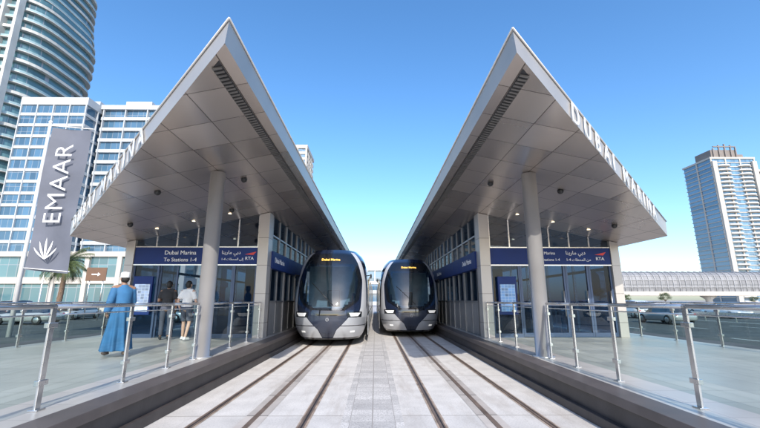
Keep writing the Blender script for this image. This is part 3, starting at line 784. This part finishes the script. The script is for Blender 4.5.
def tree(seed=1,h=4.5):
    rnd=random.Random(seed)
    T=thing('leafy_tree','small leafy street tree with rounded uneven crown','tree',(0,0,0),'street trees')
    mb=MB(); mb.tube([(0,0,0),(.05,0,h*.35),(0,.05,h*.55)],[.16,.12,.09],10); tips=[]
    for k in range(9):
        a=k*2.4; e=Vector((math.cos(a)*rnd.uniform(.8,1.5),math.sin(a)*rnd.uniform(.8,1.5),h*rnd.uniform(.6,.95)))
        mb.tube([(0,.03,h*.4),(e.x*.5,e.y*.5,h*.55),e],[.06,.04,.015],6); tips.append(e)
    mb.obj('trunk',M_bark,T)
    mb=MB()
    for e in tips+[Vector((0,0,h*.9))]:
        for _ in range(260):
            v=Vector((rnd.gauss(0,.36),rnd.gauss(0,.36),rnd.gauss(0,.28))); c=e+v
            n=Vector((rnd.gauss(0,1),rnd.gauss(0,1),rnd.gauss(0,1))).normalized(); t=n.orthogonal().normalized(); b=n.cross(t); r=.09
            mb.add([c-t*r,c+b*r*.5,c+t*r,c-b*r*.5],[(0,1,2,3)])
    mb.obj('crown',M_leaf2,T,recalc=False); return T
t=tree(5); t.location=(58,102,-.15)
for k,(x,y) in enumerate([(-60,58),(66,104),(78,106),(104,108),(118,110),(47,130)]): dup(t,(x,y,-.15),k*.9,scale=.6+.1*(k%3))

# ------------------------------------------------------------ cars
M_tyre=mat('tyre',(.02,.02,.02),.8,0,.1,5); M_rimc=mat('wheel_rim',(.5,.5,.5),.3,.8,.05,5); M_cg=mat('car_glass',(.02,.025,.03),.05,0,.05,1,coat=1)
M_tail=mat('tail_light',(.4,.01,.01),.2,0,.05,3,coat=1)
def carmat(n,c): return mat('car_paint_'+n,c,.25,.2,.03,1,coat=1)
def car(paint,suv=False):
    T=thing('car','white car on the road','car',(0,0,0),'cars on the road')
    R=.34; bh=.95 if suv else .84; rf=1.72 if suv else 1.42
    rows=[(-2.2,.42,.62,.70),(-2.12,.30,bh-.05,.84),(-1.4,.24,bh+.02,.90),(-.4,.22,bh,.91),(.9,.22,bh-.02,.90),(1.7,.24,bh-.12,.87),(2.1,.30,bh-.22,.80),(2.22,.42,.58,.66)]
    rings=[]
    for y,z0,z1,w in rows:
        rings.append([(-w*.9,y,z0),(-w,y,z0+.12),(-w,y,z1-.12),(-w*.9,y,z1),(0,y,z1+.02),(w*.9,y,z1),(w,y,z1-.12),(w,y,z0+.12),(w*.9,y,z0)])
    MB().loft(rings).obj('body',paint,T)
    b=-2.0 if suv else -1.75
    cab=[(b,bh-.04,.80,bh-.03),(b+.45,bh-.04,.80,rf-.08),(-.6,bh-.04,.82,rf),(.3,bh-.04,.82,rf-.05),(1.15,bh-.06,.80,bh-.05)]
    MB().loft([[(-w,y,z0),(-w*(.76 if z1>bh+.1 else 1),y,z1),(w*(.76 if z1>bh+.1 else 1),y,z1),(w,y,z0)] for y,z0,w,z1 in cab],0,False).obj('windows',M_cg,T)
    MB().loft([[(-.63,y,z),(-.60,y,z+.04),(.60,y,z+.04),(.63,y,z)] for y,z in ((b+.42,rf-.10),(-.6,rf-.01),(.34,rf-.06))],0,True).obj('roof',paint,T,bevel=.02)
    for sx in (-1,1):
        for y in (-1.38,1.38):
            w=MB().tube([(sx*.72,y,R),(sx*.76,y,R),(sx*.90,y,R),(sx*.93,y,R)],[.28,R,R,.30],22).obj('wheel',M_tyre,T)
            MB().tube([(sx*.925,y,R),(sx*.94,y,R)],[.21,.19],16).obj('rim',M_rimc,w)
        MB().ell((sx*.62,2.13,.62),(.16,.07,.07)).obj('headlight',M_hl,T)
        MB().ell((sx*.66,-2.13,.72),(.14,.06,.09)).obj('tail_light',M_tail,T)
        MB().ell((sx*.96,.75,.98),(.09,.06,.06)).obj('mirror',paint,T)
    return T
PA={'white':carmat('white',(.7,.7,.7)),'silver':carmat('silver',(.4,.41,.42)),'black':carmat('black',(.02,.02,.025)),'red':carmat('red',(.4,.03,.02)),'blue':carmat('blue',(.03,.08,.2))}
protos={}
plan=[('silver',0,22.6,31,0),('black',1,18.8,36,0),('white',1,26.6,41,0),('silver',0,22.6,49,0),('red',0,27,56,0),('white',0,31.5,44,math.pi),('black',0,35.5,52,math.pi),('white',1,39.4,61,math.pi),('silver',0,18.9,60,0),('blue',0,31.4,66,math.pi),('white',0,15,52,0),('white',0,35.4,40,math.pi),('white',0,39.6,47,math.pi),
 ('white',1,-22.8,38.5,0),('silver',0,-28.2,38.4,math.pi),('black',1,-33.6,38.5,0),('white',0,-17.2,33,1.57),('red',0,-39,38.4,0),('silver',0,-26,30.5,1.57)]
for c,suv,x,y,rz in plan:
    key=(c,suv)
    lab='%s %s %s'%(c,'large off-road car' if suv else 'saloon car','in the car park behind station' if x<0 else 'on the road beside station')
    if key not in protos:
        o=car(PA[c],bool(suv)); protos[key]=o; o.location=(x,y,-.15); o.rotation_euler=(0,0,rz); o["label"]=lab
    else: o=dup(protos[key],(x,y,-.15),rz,lab)
    if x<0: o["group"]='cars in the car park'

# ------------------------------------------------------------ street furniture
def lamp(loc):
    T=thing('street_lamp','tall grey double-arm street lamp beside road','street lamp',(0,0,0),'street lamps')
    MB().tube([(0,0,0),(0,0,1),(0,0,10)],[.13,.11,.06],12).tube([(-1.5,0,10.2),(0,0,9.9),(1.5,0,10.2)],.045,8).obj('pole',M_steel,T)
    for s in (-1,1): MB().box(s*1.4,s*2.1,-.14,.14,10.15,10.27).obj('lamp_head',M_dark,T,bevel=.03)
    T.location=loc; return T
l=lamp((29.1,108,-.15))
for x,y in ((29.1,138),(-50,60)): dup(l,(x,y,-.15))
M_brs=mat('sign_brown',(.16,.09,.055),.5,0,.06,2)
T=thing('road_sign','small brown road sign with white arrow on two posts','road sign',(-25.2,36,-.15))
for x in (-25.8,-24.6): MB().tube([(x,36,-.15),(x,36,4.5)],.05,10).obj('post',M_steel,T)
b=MB().box(-26.1,-24.3,35.86,35.94,3.3,4.5).obj('board',M_brs,T,bevel=.02)
MB().add([(-25.6,35.855,3.84),(-25.05,35.855,3.84),(-25.05,35.855,3.72),(-24.8,35.855,3.89),(-25.05,35.855,4.06),(-25.05,35.855,3.94),(-25.6,35.855,3.94)],[(0,1,2,3,4,5,6)]).obj('arrow',M_white,b)
T=thing('crash_barrier','galvanised steel crash barrier along road median','crash barrier',(29.1,20,-.15))
MB().box(29.05,29.13,5,140,.35,.62).obj('rail',M_steel,T,bevel=.02)
for y in range(5,140,3):
    MB().box(29.07,29.11,y,y+.1,-.15,.349).obj('post',M_steel,T)

# ------------------------------------------------------------ light
AZ=rad(174); EL=rad(34)
sd=Vector((math.sin(AZ)*math.cos(EL),math.cos(AZ)*math.cos(EL),math.sin(EL)))
L=bpy.data.lights.new('sun','SUN'); L.energy=5.0; L.angle=rad(.5); L.color=(1,.93,.83)
lo=bpy.data.objects.new('sun',L); COL.objects.link(lo); lo.rotation_euler=(-sd).to_track_quat('-Z','Y').to_euler()
w=bpy.data.worlds.new('World'); sc.world=w; w.use_nodes=True; nt=w.node_tree
sk=nd(nt,'ShaderNodeTexSky'); sk.sky_type='NISHITA'; sk.sun_disc=False; sk.sun_elevation=EL; sk.sun_rotation=AZ
sk.air_density=1.0; sk.dust_density=1.3; sk.ozone_density=2.8
hs=nd(nt,'ShaderNodeHueSaturation'); hs.inputs['Saturation'].default_value=1.22; hs.inputs['Value'].default_value=1.98
nt.links.new(sk.outputs[0],hs.inputs['Color'])
nt.links.new(hs.outputs[0],nt.nodes['Background'].inputs[0]); nt.nodes['Background'].inputs[1].default_value=.15
sc.view_settings.view_transform='Standard'; sc.view_settings.look='None'; sc.view_settings.exposure=0

# ------------------------------------------------------------ camera
cd=bpy.data.cameras.new('camera'); cd.lens=18.43; cd.sensor_width=36; cd.clip_end=8000; cd.clip_start=.05
co=bpy.data.objects.new('camera',cd); COL.objects.link(co); co.location=(.03,0,1.6); co.rotation_euler=(rad(90+12.5),0,-.0125)
sc.camera=co
